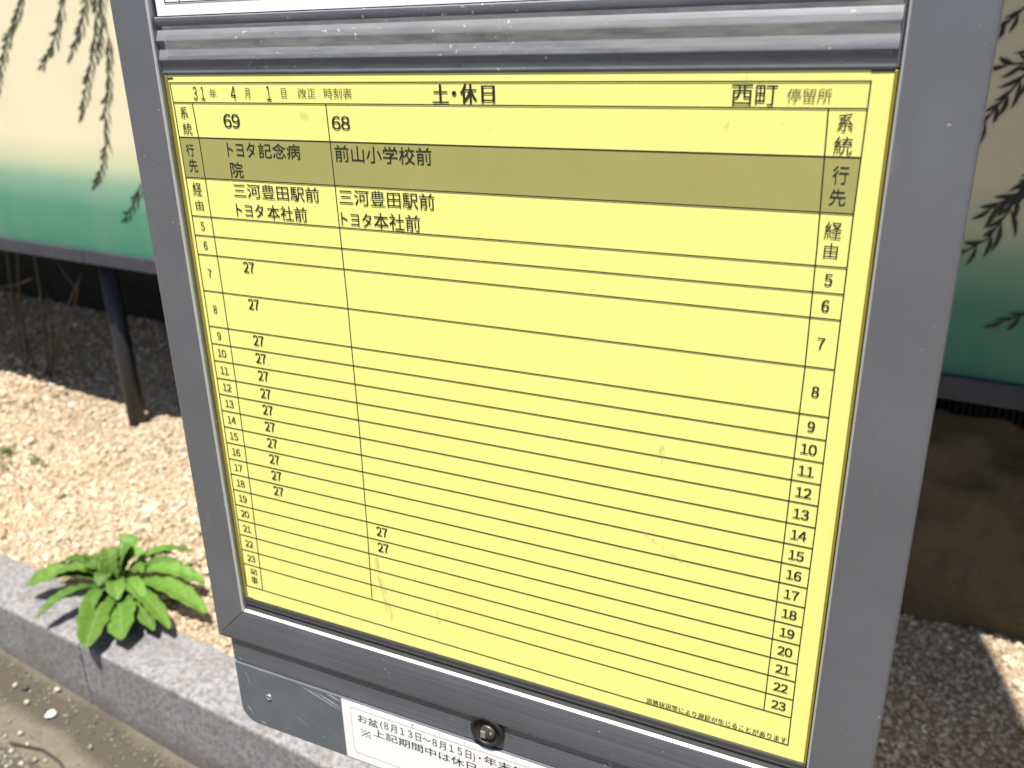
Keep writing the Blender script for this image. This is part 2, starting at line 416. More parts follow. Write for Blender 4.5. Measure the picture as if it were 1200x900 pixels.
# weight: shifts (in metres) at which the outline is printed again to thicken it
WEIGHT = {'t': (), 'r': (0.8e-4,), 'b': (1.3e-4, 2.6e-4), 'B': (2.6e-4, 5.2e-4), 's': (), 'N': (1.5e-4,), 'd': (1.5e-4,)}
FULL = str.maketrans('0123456789', '０１２３４５６７８９')
def stamp(mb, v, f, fx, fz, wt, y, mi):
    for k, dx in enumerate((0.0,) + WEIGHT[wt]):
        mb.add([(fx(p[0]) + dx - sum(WEIGHT[wt]) / 3, y - 1e-6 * k, fz(p[1])) for p in v], f, mi)
def write(mb, text, x0, x1, z0, z1, wt, y, mi=0):
    if text.isdigit() and wt != 's':       # numerals sit on a fixed pitch
        cell = (x1 - x0) / len(text)
        v8, _ = glyphs('０', 0.0); h0, h1 = v8[:, 1].min(), v8[:, 1].max(); w8 = v8[:, 0].max() - v8[:, 0].min()
        sx = cell * 0.93 / w8
        for k, ch in enumerate(text):
            v, f = glyphs(ch.translate(FULL), 0.0); c = x0 + cell * (k + .5); m = (v[:, 0].min() + v[:, 0].max()) / 2
            stamp(mb, v, f, lambda p: c + (p - m) * sx, lambda p: z0 + (p - h0) / (h1 - h0) * (z1 - z0), wt, y, mi)
        return
    v, f = glyphs(text.translate(FULL), 0.0)
    lo, hi = v.min(0), v.max(0); sp = np.maximum(hi - lo, 1e-6)
    if text == '1': x0, x1 = x0 - .0001, x1 + .0003
    stamp(mb, v, f, lambda p: x0 + (p - lo[0]) / sp[0] * (x1 - x0), lambda p: z0 + (p - lo[1]) / sp[1] * (z1 - z0), wt, y, mi)

# ------------------------------------------------------------------ setting: ground, kerb, gutter
GZ = -1.10                                    # gravel surface
def kx(y0, x): return y0 - 0.093 * x          # kerb and hoarding run along this slant
def pave_z(x): return -1.259 - 0.057 * (max(-3.0, min(3.0, x)) + 1.0)

mb = MB(); mb.add([(-250, -250, -1.9), (250, -250, -1.9), (250, 250, -1.9), (-250, 250, -1.9)], [(0, 1, 2, 3)])
structure(mb.build('ground', M_EARTH))

def strip(name, ya, yb, m, dz=0.0, xs=None, wob=0.0):
    mb = MB(); xs = xs or [-30, -3] + [-3 + 0.1 * k for k in range(1, 60)] + [3, 30]
    v = []
    for x in xs:
        w = wob * (math.sin(x * 11.0) + 0.6 * math.sin(x * 29.0 + 1))
        a = ya if ya < -10 else kx(ya, x)
        b = kx(yb, x) + w
        v += [(x, a, pave_z(x) + dz), (x, b, pave_z(x) + dz)]
    mb.add(v, [(2*i, 2*i + 2, 2*i + 3, 2*i + 1) for i in range(len(xs) - 1)])
    return structure(mb.build(name, m))
strip('gutter', 0.20, 0.52, M_GUTTER)
strip('road', -40, 0.322, M_ASPHALT, 0.004, wob=0.006)
mb = MB()      # curved crack in the road edge
cr = [(-1.13, .435), (-1.10, .442), (-1.06, .452), (-1.01, .447), (-.96, .43), (-.91, .40), (-.87, .36), (-.84, .31)]
for (x0, y0), (x1, y1) in zip(cr, cr[1:]):
    d = Vector((x1 - x0, y1 - y0, 0)).normalized(); p = Vector((-d.y, d.x, 0)) * 0.0025
    mb.add([Vector((x0, y0, pave_z(x0) + .008)) - p, Vector((x1, y1, pave_z(x1) + .008)) - p, Vector((x1, y1, pave_z(x1) + .008)) + p, Vector((x0, y0, pave_z(x0) + .008)) + p], [(0, 1, 2, 3)])
structure(mb.build('road_crack', M_CRACK))

# granite kerb: bevelled blocks with thin joints
KB, KF = 0.617, 0.486
mb = MB()
joints = [-30, -6.3, -5.3, -4.3, -3.3, -2.15, -1.075, 0.0, 1.05, 2.1, 3.2, 30]
for a, b in zip(joints, joints[1:]):
    a2, b2 = a + 0.002, b - 0.002; r = 0.006
    prof = [(KF, -1.9), (KF, GZ - r), (KF + r * .3, GZ - r * .3), (KF + r, GZ), (KB - r, GZ), (KB, GZ - r), (KB, -1.9)]
    mb.extrude(prof, (lambda p, x=a2: (x, kx(p[0], x), p[1]), lambda p, x=b2: (x, kx(p[0], x), p[1])), smooth=False)
structure(mb.build('kerb', M_GRANITE))

# gravel bed sheet with gentle relief
mb = MB(); nx, ny = 140, 60; v = []
for j in range(ny + 1):
    for i in range(nx + 1):
        x = -9 + 14 * i / nx; y = kx(KB - 0.01, x) + 3.6 * j / ny
        z = GZ - 0.010 + 0.006 * math.sin(x * 5.1 + 1.3 * y) + 0.005 * math.sin(y * 7.3 - x * 2.2)
        v.append((x, y, z))
mb.add(v, [(j*(nx+1)+i, j*(nx+1)+i+1, (j+1)*(nx+1)+i+1, (j+1)*(nx+1)+i) for j in range(ny) for i in range(nx)], 0, True)
structure(mb.build('gravel_bed', M_BED))

# loose gravel: many small stones, each with its own colour
def gravel():
    t = (1 + 5 ** .5) / 2
    iv = np.array([(-1,t,0),(1,t,0),(-1,-t,0),(1,-t,0),(0,-1,t),(0,1,t),(0,-1,-t),(0,1,-t),(t,0,-1),(t,0,1),(-t,0,-1),(-t,0,1)], float); iv /= np.linalg.norm(iv[0])
    jf = np.array([(0,11,5),(0,5,1),(0,1,7),(0,7,10),(0,10,11),(1,5,9),(5,11,4),(11,10,2),(10,7,6),(7,1,8),(3,9,4),(3,4,2),(3,2,6),(3,6,8),(3,8,9),(4,9,5),(2,4,11),(6,2,10),(8,6,7),(9,8,1)])
    P = []
    def scatter(n, xa, xb, da, db, r0, r1):
        x = RNG.uniform(xa, xb, n); d = RNG.uniform(da, db, n); y = KB - 0.093 * x + d
        P.append(np.stack([x, y, RNG.uniform(r0, r1, n)], 1))
    scatter(42000, -2.3, -0.5, 0.0, 1.15, 0.0026, 0.0058)
    scatter(15000, -4.2, -2.3, 0.35, 1.75, 0.004, 0.0085)
    scatter(24000, 0.2, 1.15, 0.0, 1.05, 0.0028, 0.0052)
    scatter(9000, -0.6, 0.3, 0.0, 1.2, 0.004, 0.0075)
    P = np.concatenate(P); n = len(P); P[:, 2] *= np.exp(RNG.normal(0, .28, n)); P[(RNG.random(n) < .006) & (P[:, 0] < 0), 2] *= 1.8
    sc = P[:, 2:3] * RNG.uniform(0.7, 1.25, (n, 3)); sc[:, 2] *= 0.75
    th = RNG.uniform(0, 2 * np.pi, n); tl = RNG.uniform(-.5, .5, n)
    V = iv[None] * sc[:, None] * RNG.uniform(0.82, 1.15, (n, 12, 1))
    ct, st = np.cos(tl)[:, None], np.sin(tl)[:, None]
    y, z = V[..., 1] * ct - V[..., 2] * st, V[..., 1] * st + V[..., 2] * ct
    c, s = np.cos(th)[:, None], np.sin(th)[:, None]
    x, y = V[..., 0] * c - y * s, V[..., 0] * s + y * c
    gz = GZ - 0.010 + 0.006 * np.sin(P[:, 0] * 5.1 + 1.3 * P[:, 1]) + 0.005 * np.sin(P[:, 1] * 7.3 - P[:, 0] * 2.2)
    V = np.stack([x + P[:, 0:1], y + P[:, 1:2], z + (gz + P[:, 2] * RNG.uniform(-0.1, 0.9, n))[:, None]], -1).reshape(-1, 3)
    F = (jf[None] + (np.arange(n) * 12)[:, None, None]).reshape(-1)
    me = bpy.data.meshes.new('gravel'); nf = n * 20
    me.vertices.add(len(V)); me.vertices.foreach_set('co', V.astype(np.float32).ravel())
    me.loops.add(nf * 3); me.loops.foreach_set('vertex_index', F.astype(np.int32))
    me.polygons.add(nf); me.polygons.foreach_set('loop_start', np.arange(0, nf * 3, 3, dtype=np.int32))
    me.polygons.foreach_set('use_smooth', np.ones(nf, dtype=bool))
    pal = np.array([(.31,.240,.160),(.36,.285,.195),(.27,.200,.128),(.42,.35,.255),(.22,.170,.118),(.31,.225,.150),(.46,.405,.32),(.14,.115,.09)])
    w = np.array([.24,.2,.17,.12,.1,.1,.04,.03])
    colr = pal[RNG.choice(len(pal), n, p=w)] * RNG.uniform(1.2, 1.8, (n, 1))
    lf = .5 + .5 * np.sin(P[:, 0] * 4.3 + 2.1 * np.sin(P[:, 1] * 3.7)) * np.sin(P[:, 1] * 6.1 + 1.7 * np.sin(P[:, 0] * 5.3))
    colr *= (0.84 + .22 * lf)[:, None]
    a = me.color_attributes.new('stone_colour', 'FLOAT_COLOR', 'POINT')
    a.data.foreach_set('color', np.repeat(np.concatenate([colr, np.ones((n, 1))], 1), 12, axis=0).astype(np.float32).ravel())
    me.materials.append(M_PEBBLE); me.update(); me.validate()
    o = bpy.data.objects.new('gravel', me); COL.objects.link(o)
    tag(o, 'sandy beige gravel spread behind the granite kerb', 'gravel', kind='stuff')
gravel()

# ------------------------------------------------------------------ bus stop timetable board
XL, XR, ZB, RW = -0.0300, 0.3675, -0.3443, 0.0276     # frame outline and rail width; front face at y = -0.004
XI0, XI1 = -0.0030, 0.3390
ZT = 0.62
board = thing('timetable_board', (0.1688, 0.03, pave_z(0.17)), 'grey aluminium bus stop board in the foreground framing the yellow timetable', 'bus stop board')
YF = -0.004
def rail_profile(w):
    p = [(0.0, 0.024), (0.0, -0.0005)]
    for k in range(1, 7):
        a = math.pi / 2 * k / 6; p.append((0.0035 * (1 - math.cos(a)), -0.0005 - 0.0028 * math.sin(a)))
    p += [(w * 0.56, YF + 0.00015), (w * 0.60, YF), (w - 0.0010, YF), (w - 0.0003, YF + 0.0004), (w, YF + 0.0011), (w, 0.0014), (w, 0.024)]
    return p
def side(xo, sgn, w):
    mb = MB(); prof = rail_profile(w); n_ = len(prof)
    mb.extrude(prof, (lambda p: (xo + sgn * p[0], p[1], ZB + p[0] * RW / w + 0.0001), lambda p: (xo + sgn * p[0], p[1], ZT)), strip_mi=lambda i: 1 if i in (n_ - 5, n_ - 4) else 0)
    return mb.build('side_rail', [M_SIDE, M_EDGE_GLINT], board, sharp=28)
side(XL, 1, XI0 - XL); side(XR, -1, XR - XI1)
mb = MB()
bar = [(0.0, 0.024), (0.0, -0.0006)]
for k in range(1, 8):
    a = math.pi / 2 * k / 7; bar.append((0.0036 * (1 - math.cos(a)), -0.0006 - 0.0032 * math.sin(a)))
bar += [(RW * 0.5, YF), (RW - 0.0009, YF), (RW - 0.0003, YF + 0.0003), (RW, YF + 0.0010), (RW, 0.0012), (RW, 0.024)]
nb = len(bar)
wl_, wr_ = XI0 - XL, XR - XI1
mb.extrude(bar, (lambda p: (XL + p[0] * wl_ / RW + 0.0004, p[1], ZB + p[0]), lambda p: (XR - p[0] * wr_ / RW - 0.0004, p[1], ZB + p[0])),
           strip_mi=lambda i: 1 if i in (nb - 4, nb - 3) else 0)
mb.build('bottom_rail', [M_BAR, M_LEDGE_LIGHT], board, sharp=28)
ZI = ZB + RW
mb = MB(); mb.box(XI0 - 0.004, XI1 + 0.004, 0.0065, 0.020, ZB + 0.004, ZT - 0.004)
mb.build('backing_panel', M_DARK, board)
mb = MB()      # sill groove below the sheet
g = [(-0.3090, 0.0060), (-0.3090, -0.0002), (-0.3100, -0.0008), (-0.3118, -0.0008), (-0.3124, -0.0012), (-0.3128, -0.0012), (-0.3131, -0.0004), (-0.3132, -0.0002), (-0.3137, 0.0004), (-0.3160, -0.0012), (ZI - .0004, -0.0018), (ZI - .0004, 0.0060)]
mb.extrude(g, (lambda p: (XI0 + .0004, p[1], p[0]), lambda p: (XI1 - .0004, p[1], p[0])), smooth=False)
mb.build('sill_groove', M_DARK, board, bevel=0.0002)
for a, b in ((XI0 + .0002, XI0 + .0022), (XI1 - .0017, XI1 - .0003)):  # olive strips stand in for the shade where sheet meets frame
    mb = MB(); mb.box(a, b, -0.0005, 0.004, -0.3088, 0.0036); mb.build('edge_shade_strip', M_EDGE_SHADE, board, bevel=0.0003)
# ribbed cross channel between the two sheets
mb = MB()
zy = [(0.0305, 0.006), (0.0305, -0.0006), (0.0300, -0.0010), (0.0268, -0.0008), (0.0262, -0.0004), (0.0256, 0.0003), (0.0249, 0.0003), (0.0244, 0.0000),
      (0.0240, -0.0003), (0.0222, -0.0010), (0.0204, -0.0017), (0.0197, -0.0019), (0.0193, -0.0018), (0.0188, -0.0013), (0.0175, -0.0008), (0.0162, -0.0005),
      (0.0155, -0.0005), (0.0150, -0.0007), (0.0131, -0.0013), (0.0114, -0.0019), (0.0107, -0.0020), (0.0103, -0.0019), (0.0098, -0.0015), (0.0060, -0.0007), (0.0056, -0.0006),
      (0.0052, -0.0007), (0.0045, -0.0006), (0.0038, -0.0002), (0.0038, 0.006)]
mb.extrude(zy, (lambda p: (XI0 + .0002, p[1], p[0]), lambda p: (XI1 - .0014, p[1], p[0])))
channel = mb.build('cross_channel', M_CHANNEL, board, sharp=40)
mb = MB(); mb.box(XI0 + .0062, XI1 - .0016, -0.0027, -0.0024, 0.0125, 0.0262)
mb.build('clear_strip', M_CLEAR, channel)
for xa, xb, ya, yb in ((XI1 - .0013, XI1 - .0002, 0.0, 0.006),):
    mb = MB(); mb.box(xa, xb, ya, yb, 0.0045, 0.0300); mb.build('channel_end_seal', M_PLATE, channel)
# strip and plate below the frame
mb = MB(); mb.box(-0.0205, 0.3573, -0.0012, 0.020, -0.3621, -0.330)
lower = mb.build('lower_strip', M_BAR, board, bevel=0.0006)
mb = MB()
PF = -0.0022
px0, px1, pz0, pz1, pr = -0.0196, 0.3564, -0.4106, -0.3627, 0.0123
out = [(px0, pz1), (px1, pz1)]
for cx, cz, a0 in ((px1 - pr, pz0 + pr, 0.0), (px0 + pr, pz0 + pr, -90.0)):
    for k in range(9):
        a = math.radians(a0 - 90.0 * k / 8); out.append((cx + pr * math.cos(a), cz + pr * math.sin(a)))
mb.extrude([(x, z) for x, z in out], (lambda p: (p[0], PF, p[1]), lambda p: (p[0], PF + 0.0034, p[1])), smooth=False)
plate = mb.build('lower_plate', M_PLATE, board, bevel=0.0005)
mb = MB()
def sliver(x0, z0, x1, z1, w):
    mb = MB()
    dx, dz = x1 - x0, z1 - z0; d = math.hypot(dx, dz); nx_, nz_ = -dz / d * w / 2, dx / d * w / 2
    mb.quad_xz([(x0, z0), (x0 + dx * .3 + nx_, z0 + dz * .3 + nz_), (x0 + dx * .75 + nx_ * .7, z0 + dz * .75 + nz_ * .7), (x1, z1), (x0 + dx * .6 - nx_, z0 + dz * .6 - nz_)], PF - 0.00004 - RNG.uniform(0, 4e-5))
    mb.build('paint_scratch', M_SCRATCH, plate)
for s_ in ((0.0341, -0.3645, 0.0652, -0.3740, 0.0007), (0.0400, -0.3667, 0.0647, -0.3735, 0.0005), (0.0459, -0.3656, 0.0655, -0.3716, 0.0010), (0.0321, -0.3650, 0.0489, -0.3673, 0.0004), (-0.0122, -0.3656, -0.0079, -0.3795, 0.0003), (0.0538, -0.3635, 0.0656, -0.3663, 0.0012), (0.0247, -0.3898, 0.0380, -0.3982, 0.0003), (-0.0143, -0.3968, -0.0109, -0.4017, 0.0009), (-0.0045, -0.4071, 0.0005, -0.4081, 0.0009)):
    sliver(*s_)
mb = MB()      # dented rivet
def disc(mb, cx, cz, y0, rs, ys, n=20, mi=0):
    rings = []
    k0 = len(mb.v)
    for r, y in zip(rs, ys):
        mb.v += [(cx + r * math.cos(2 * math.pi * k / n), y0 + y, cz + r * math.sin(2 * math.pi * k / n)) for k in range(n)]
    for i in range(len(rs) - 1):
        for k in range(n):
            j = (k + 1) % n
            mb.f.append((k0 + i*n + k, k0 + i*n + j, k0 + (i+1)*n + j, k0 + (i+1)*n + k)); mb.mi.append(mi if isinstance(mi, int) else mi[i]); mb.sm.append(True)
    e = k0 + (len(rs) - 1) * n
    mb.f.append(tuple(e + k for k in range(n))); mb.mi.append(mi if isinstance(mi, int) else mi[-1]); mb.sm.append(True)
disc(mb, 0.0060, -0.3837, PF, (.0024, .0022, .0012, .0009, .0001), (0.0, -.0006, -.0007, 0.0, 0.0004), mi=[0, 0, 0, 1, 1])
mb.build('rivet', [M_STEEL, M_BLACK], plate, fix=False)
# holiday notice stuck on the plate
mb = MB(); mb.box(0.0658, 0.2760, PF - 0.00045, PF - 0.00005, -0.4092, -0.3636)
for pts in ([(0.0740, -0.3673), (0.2691, -0.3673)], [(0.0723, -0.3691), (0.0723, -0.4012)], [(0.0740, -0.4030), (0.2691, -0.4030)], [(0.0723, -0.3691), (0.0728, -0.3679), (0.0740, -0.3673)], [(0.0723, -0.4012), (0.0728, -0.4025), (0.0740, -0.4030)]):
    mb.line_xz(pts, 0.00022, PF - 0.00058, 2)
for x in (0.1175, 0.1361, 0.1527, 0.1861, 0.2019): mb.line_xz([(x, -0.3638), (x, -0.3673)], 0.00025, PF - 0.00060, 2)
mb.line_xz([(0.1175, -0.3642), (0.1175, -0.3654)], 0.0005, PF - 0.00062, 1)
KM = [t_ for t_ in NOTICE_TEXT if t_[0] == '※'][0]
NOTICE_TEXT = [t_ for t_ in NOTICE_TEXT if t_[0] != '※']
kx0, kx1, kz0, kz1 = KM[1:5]
mb.line_xz([(kx0, kz0), (kx1, kz1)], 0.00045, PF - 0.00056, 1); mb.line_xz([(kx0, kz1), (kx1, kz0)], 0.00045, PF - 0.00057, 1)
for ax, az in ((.5, .04), (.5, .96), (.04, .5), (.96, .5)):
    qx, qz = kx0 + (kx1 - kx0) * ax, kz0 + (kz1 - kz0) * az; mb.quad_xz([(qx - .0004, qz - .0004), (qx + .0004, qz - .0004), (qx + .0004, qz + .0004), (qx - .0004, qz + .0004)], PF - 0.00056, 1)
for tx in NOTICE_TEXT: write(mb, *tx, PF - 0.00056, 1)
write(mb, '年末年始', 0.1653, 0.2011, -0.3753, -0.3695, 'N', PF - 0.00056, 1)
mb.build('holiday_notice', [M_STICKER, M_INK, M_GREYINK], plate)
# cylinder lock half hidden under the bottom rail
mb = MB()
LX, LZ, LY = 0.1682, -0.3505, -0.0012
disc(mb, LX, LZ, LY, (.0106, .0104, .0098, .0090, .0082, .0078, .0003), (0.001, -.0022, -.0030, -.0030, -.0024, -.0010, -.0010), n=36)
lock = mb.build('lock', M_LOCK, lower, fix=False)
mb = MB(); disc(mb, LX + .0004, LZ - .0006, LY - .0011, (.0046, .0046, .0042, .0003), (0.0, -.0012, -.0015, -.0015), n=24)
core = mb.build('lock_core', M_CORE, lock, fix=False)
mb = MB(); mb.box(LX - .0036, LX - .0006, LY - .0033, LY - .0024, LZ - .0044, LZ + .0002); mb.box(LX + .0022, LX + .0034, LY - .0030, LY - .0024, LZ - .0012, LZ + .0006)
mb.build('keyhole_cover', M_STEEL, lock, bevel=0.0003)
# post behind the board, standing on the pavement
mb = MB(); mb.box(0.1388, 0.1988, 0.026, 0.070, pave_z(0.17) - 0.02, ZT + 0.02); mb.build('post', M_SIDE, board, bevel=0.003)
mb = MB(); mb.box(XL + .001, XR - .001, -0.003, 0.024, ZT + .0003, ZT + 0.030); mb.build('top_rail', M_BAR, board, bevel=0.002)
mb = MB(); mb.box(0.07, 0.27, -0.06, 0.16, pave_z(0.17) - 0.03, pave_z(0.17) + 0.012); mb.build('base_plate', M_PLATE, board, bevel=0.003)

# ------------------------------------------------------------------ yellow weekend timetable
yel = thing('yellow_timetable', (0.1688, 0.0, -0.309), 'yellow printed weekend and holiday timetable sheet held in the grey frame', 'timetable')
mb = MB(); mb.box(XI0 + .0003, XI1 - .0003, 0.0, 0.0012, -0.3086, 0.0037)
mb.build('sheet', M_YELLOW, yel)
LZ_ = [0, -.0094, -.0264, -.0467, -.0667, -.077, -.0874, -.1076, -.128, -.1382, -.1484, -.159, -.1689, -.1791, -.1894, -.1996, -.2101, -.2202, -.2307, -.241, -.2514, -.2619, -.2726, -.2829, -.2993]
RZ_ = [0, -.0093, -.0263, -.0468, -.0673, -.0777, -.0881, -.1087, -.1294, -.1397, -.15, -.1602, -.1704, -.181, -.1913, -.2014, -.2117, -.222, -.2325, -.2425, -.2529, -.2631, -.2736, -.284, -.3005]
V0 = [(0, 0), (.0007, -.012), (.0013, -.055), (.0015, -.12), (.0012, -.19), (.0005, -.25), (-.0004, -.2993)]
V4 = [(.33, 0), (.3296, -.05), (.3297, -.11), (.3298, -.18), (.3293, -.25), (.3295, -.3005)]
def at(poly, z):
    for (xa, za), (xb, zb) in zip(poly, poly[1:]):
        if za >= z >= zb: return xa + (xb - xa) * (z - za) / (zb - za)
    return poly[-1][0]
mb = MB()
mb.quad_xz([(at(V0, LZ_[2]), LZ_[2]), (at(V4, RZ_[2]), RZ_[2]), (at(V4, RZ_[3]), RZ_[3]), (at(V0, LZ_[3]), LZ_[3])], -0.00012)
mb.build('shaded_row', M_SHADED, yel)
mb = MB(); LW = 0.00052; YP = -0.00024
for a, b in zip(LZ_, RZ_): mb.line_xz([(at(V0, a), a), (at(V4, b), b)], LW, YP)
for poly in (V0, V4, [(.013, LZ_[1]), (.0142, -.03), (.0150, -.10), (.0151, -.16), (.0142, -.23), (.0123, -.2986)],
             [(.0947, LZ_[1]), (.0956, -.0438), (.0966, -.0985), (.0968, -.1734), (.0958, -.24), (.0948, -.2822)],
             [(.3167, RZ_[1]), (.3180, -.06), (.3184, -.11), (.3179, -.16), (.3172, -.24), (.3168, -.2840)]):
    mb.line_xz(poly, LW, YP - 0.00003)
for pts in ([(-.0012, .0022), (.0024, .0023)], [(.3300, .0034), (.3372, .0035)], [(-.0012, -.3082), (.0030, -.3084)]): mb.line_xz(pts, 0.0007, YP)
mb.build('ruled_grid', M_INK, yel)
def text_part(name, rows):
    mb = MB()
    for tx in rows: write(mb, *tx, YP - 0.00006, 1 if (tx[5] == 't' and tx[3] > -0.009) else 0)
    return mb
head = [t_ for t_ in SHEET_TEXT if t_[3] > -0.0095]; foot = [t_ for t_ in SHEET_TEXT if t_[3] < -0.28]
side_h = [t_ for t_ in SHEET_TEXT if t_ not in head and t_ not in foot and (t_[2] < .0125 or t_[1] > .31)]
route = [t_ for t_ in SHEET_TEXT if t_ not in head and t_ not in foot and t_ not in side_h]
INKS = [M_INK, M_FADED]
text_part('heading_text', head).build('heading_text', INKS, yel)
text_part('route_text', route).build('route_text', INKS, yel)
text_part('row_heading', side_h).build('row_heading', INKS, yel)
text_part('footnote_text', foot).build('footnote_text', INKS, yel)
ml, mr = MB(), MB()
for k, hr in enumerate(range(5, 24)):
    i = k + 4; s_ = str(hr); zl, zr = (LZ_[i] + LZ_[i+1]) / 2, (RZ_[i] + RZ_[i+1]) / 2
    wl2, wr2 = (.0026, .0030) if hr < 10 else (.0062, .0066)
    cl = .0078 + .0012 * (0 if hr < 12 else -(hr - 12) / 11.0 * .9); crr = .3235 - .0003 * k / 18
    write(ml, s_, cl - wl2/2, cl + wl2/2, zl - .0023, zl + .0023, 'd', YP - 0.00006, 0)
    write(mr, s_, crr - wr2/2, crr + wr2/2, zr - .0024, zr + .0024, 'b', YP - 0.00006, 0)
ml.build('hour_numerals', M_INK, yel); mr.build('hour_numerals', M_INK, yel)
md = [MB(), MB()]
def departure(x0, row, k):
    f = (x0 / 0.33); zt = LZ_[row] * (1 - f) + RZ_[row] * f
    write(md[k], '27', x0, x0 + .0074, zt - .0074, zt - .0015, 'b', YP - 0.00006, 0)
for hr in range(7, 19): departure(.0319, hr - 1, 0)
for hr in (19, 20): departure(.1020, hr - 1, 1)
md[0].quad_xz([(.0401, -.1460), (.0406, -.1460), (.0406, -.1455), (.0401, -.1455)], YP - .00006)
for m_ in md: m_.build('departure_minutes', M_INK, yel)
YS = YP - 0.00030
def smear(pts):
    mb = MB(); mb.quad_xz(pts, YS); mb.build('scuff_mark', M_STAIN, yel)
smear([(.0985, -.2520), (.1010, -.2500), (.1035, -.2660), (.1075, -.2835), (.1100, -.2990), (.1062, -.2960), (.1010, -.2760)])
smear([(.1375, -.2790), (.1400, -.2770), (.1402, -.2860), (.1382, -.2880)])
smear([(.2600, -.1560), (.2622, -.1520), (.2630, -.1580), (.2612, -.1640)])
smear([(.2798, -.0135), (.2815, -.0130), (.2812, -.0165), (.2794, -.0168)])
smear([(.2520, -.2000), (.2528, -.1992), (.2760, -.2125), (.2790, -.2150), (.2750, -.2130)])
smear([(.2840, .0022), (.2868, .0030), (.2880, -.0010), (.2850, -.0018)])
smear([(.0790, -.0120), (.0850, -.0135), (.0845, -.0165), (.0780, -.0150)])

# ------------------------------------------------------------------ white sheet above
wh = thing('white_timetable', (0.1688, 0.0, 0.031), 'white printed timetable sheet cut off above the ribbed cross channel', 'timetable')
mb = MB(); mb.box(-0.0012, XI1 - .0016, 0.0, 0.0012, 0.0310, 0.60); mb.build('sheet', M_WHITE, wh)
mb = MB()
for z in [0.0368] + [0.053 + 0.0165 * k for k in range(0, 33)]: mb.line_xz([(.0050, z), (.3275, z)], LW, YP)
for x in (.0050, .0143, .095, .3175, .3275): mb.line_xz([(x, .0368), (x, .581)], LW, YP - .00003)
mb.build('ruled_grid', M_INK, wh)

# ------------------------------------------------------------------ painted hoarding
HS = -0.088
def hy(x, d=0.0): return 1.22 + HS * x + d        # front plane of the panel, d deeper
HX0, HX1 = -6.2, 2.3
hoard = thing('painted_hoarding', (-1.95, hy(-1.95), GZ), 'cream and green painted hoarding with dark willow branches behind the board', 'hoarding')
def hbox(mb, xa, xb, d0, d1, z0, z1, mi=0):
    n_ = max(1, int((xb - xa) / 1.5)); 
    v = []
    for k in range(2):
        x = xa if k == 0 else xb
        v += [(x, hy(x, d0), z0), (x, hy(x, d1), z0), (x, hy(x, d1), z1), (x, hy(x, d0), z1)]
    mb.add(v, [(0,1,2,3),(7,6,5,4),(0,4,5,1),(1,5,6,2),(2,6,7,3),(3,7,4,0)], mi)
ZP = -0.5105
mb = MB(); hbox(mb, HX0, HX1, 0.0, 0.022, ZP, 2.30); mb.build('panel', M_MURAL, hoard)
for xa, xb in ((HX0, -1.826), (-1.8225, HX1)):
    mb = MB(); hbox(mb, xa, xb, -0.012, 0.020, ZP - 0.041, ZP - 0.001); mb.build('bottom_rail', M_HRAIL, hoard, bevel=0.003)
mb = MB(); hbox(mb, HX0, HX1, -0.018, 0.040, 2.3005, 2.345); mb.build('top_rail', M_HRAIL, hoard, bevel=0.003)
for x in (-5.25, -3.55, -1.855, -0.16, 1.55):
    mb = MB(); y = hy(x, 0.088)
    mb.tube([(x, y, GZ - 0.15), (x, y, ZP + 0.02)], 0.027, 20); mb.tube([(x, y, ZP + 0.0205), (x, y, 2.30)], 0.027, 20)
    mb.build('post', M_HPOST, hoard)
# painted willow branches, a flat picture on the panel
BR = [
 [(-1.854,0.212),(-1.868,0.166),(-1.913,0.120),(-1.973,0.062),(-2.021,0.010),(-2.074,-0.072)],
 [(-1.671,0.232),(-1.701,0.163),(-1.748,0.084),(-1.796,0.028),(-1.845,-0.004)],
 [(-1.565,0.232),(-1.602,0.155),(-1.644,0.095),(-1.692,0.042),(-1.717,0.017)],
 [(-1.546,0.251),(-1.574,0.157),(-1.594,0.080),(-1.633,0.006),(-1.668,-0.049),(-1.722,-0.130)],
 [(-1.527,0.241),(-1.552,0.156),(-1.568,0.079),(-1.604,0.016)],
 [(-1.555,0.058),(-1.567,0.013),(-1.584,-0.056),(-1.624,-0.133),(-1.638,-0.207),(-1.677,-0.276),(-1.717,-0.314)],
 [(-1.527,-0.307),(-1.555,-0.344),(-1.581,-0.375),(-1.611,-0.398)],
 [(0.514,0.116),(0.461,0.064),(0.439,0.039),(0.415,0.018)],
 [(0.552,0.097),(0.487,0.002),(0.463,-0.042),(0.445,-0.070),(0.416,-0.117)],
 [(0.533,-0.014),(0.492,-0.021),(0.441,-0.027)],
 [(0.591,-0.019),(0.513,-0.145),(0.489,-0.195),(0.474,-0.241),(0.454,-0.282),(0.416,-0.313)],
 [(0.571,-0.144),(0.519,-0.181),(0.486,-0.208),(0.453,-0.233)],
 [(0.591,-0.356),(0.549,-0.381),(0.523,-0.396),(0.499,-0.408)],
]
for x0 in (-3.9, -3.3, -2.9, -2.55, -2.3, -1.35, -1.0, -.6, -.2, .15, .8, 1.2):     # the rest of the picture, outside this view
    z0 = RNG.uniform(.1, .3); BR.append([(x0 + .15, 1.1), (x0 + .08, .7), (x0, z0), (x0 - .06, z0 - .2)])
mb = MB()
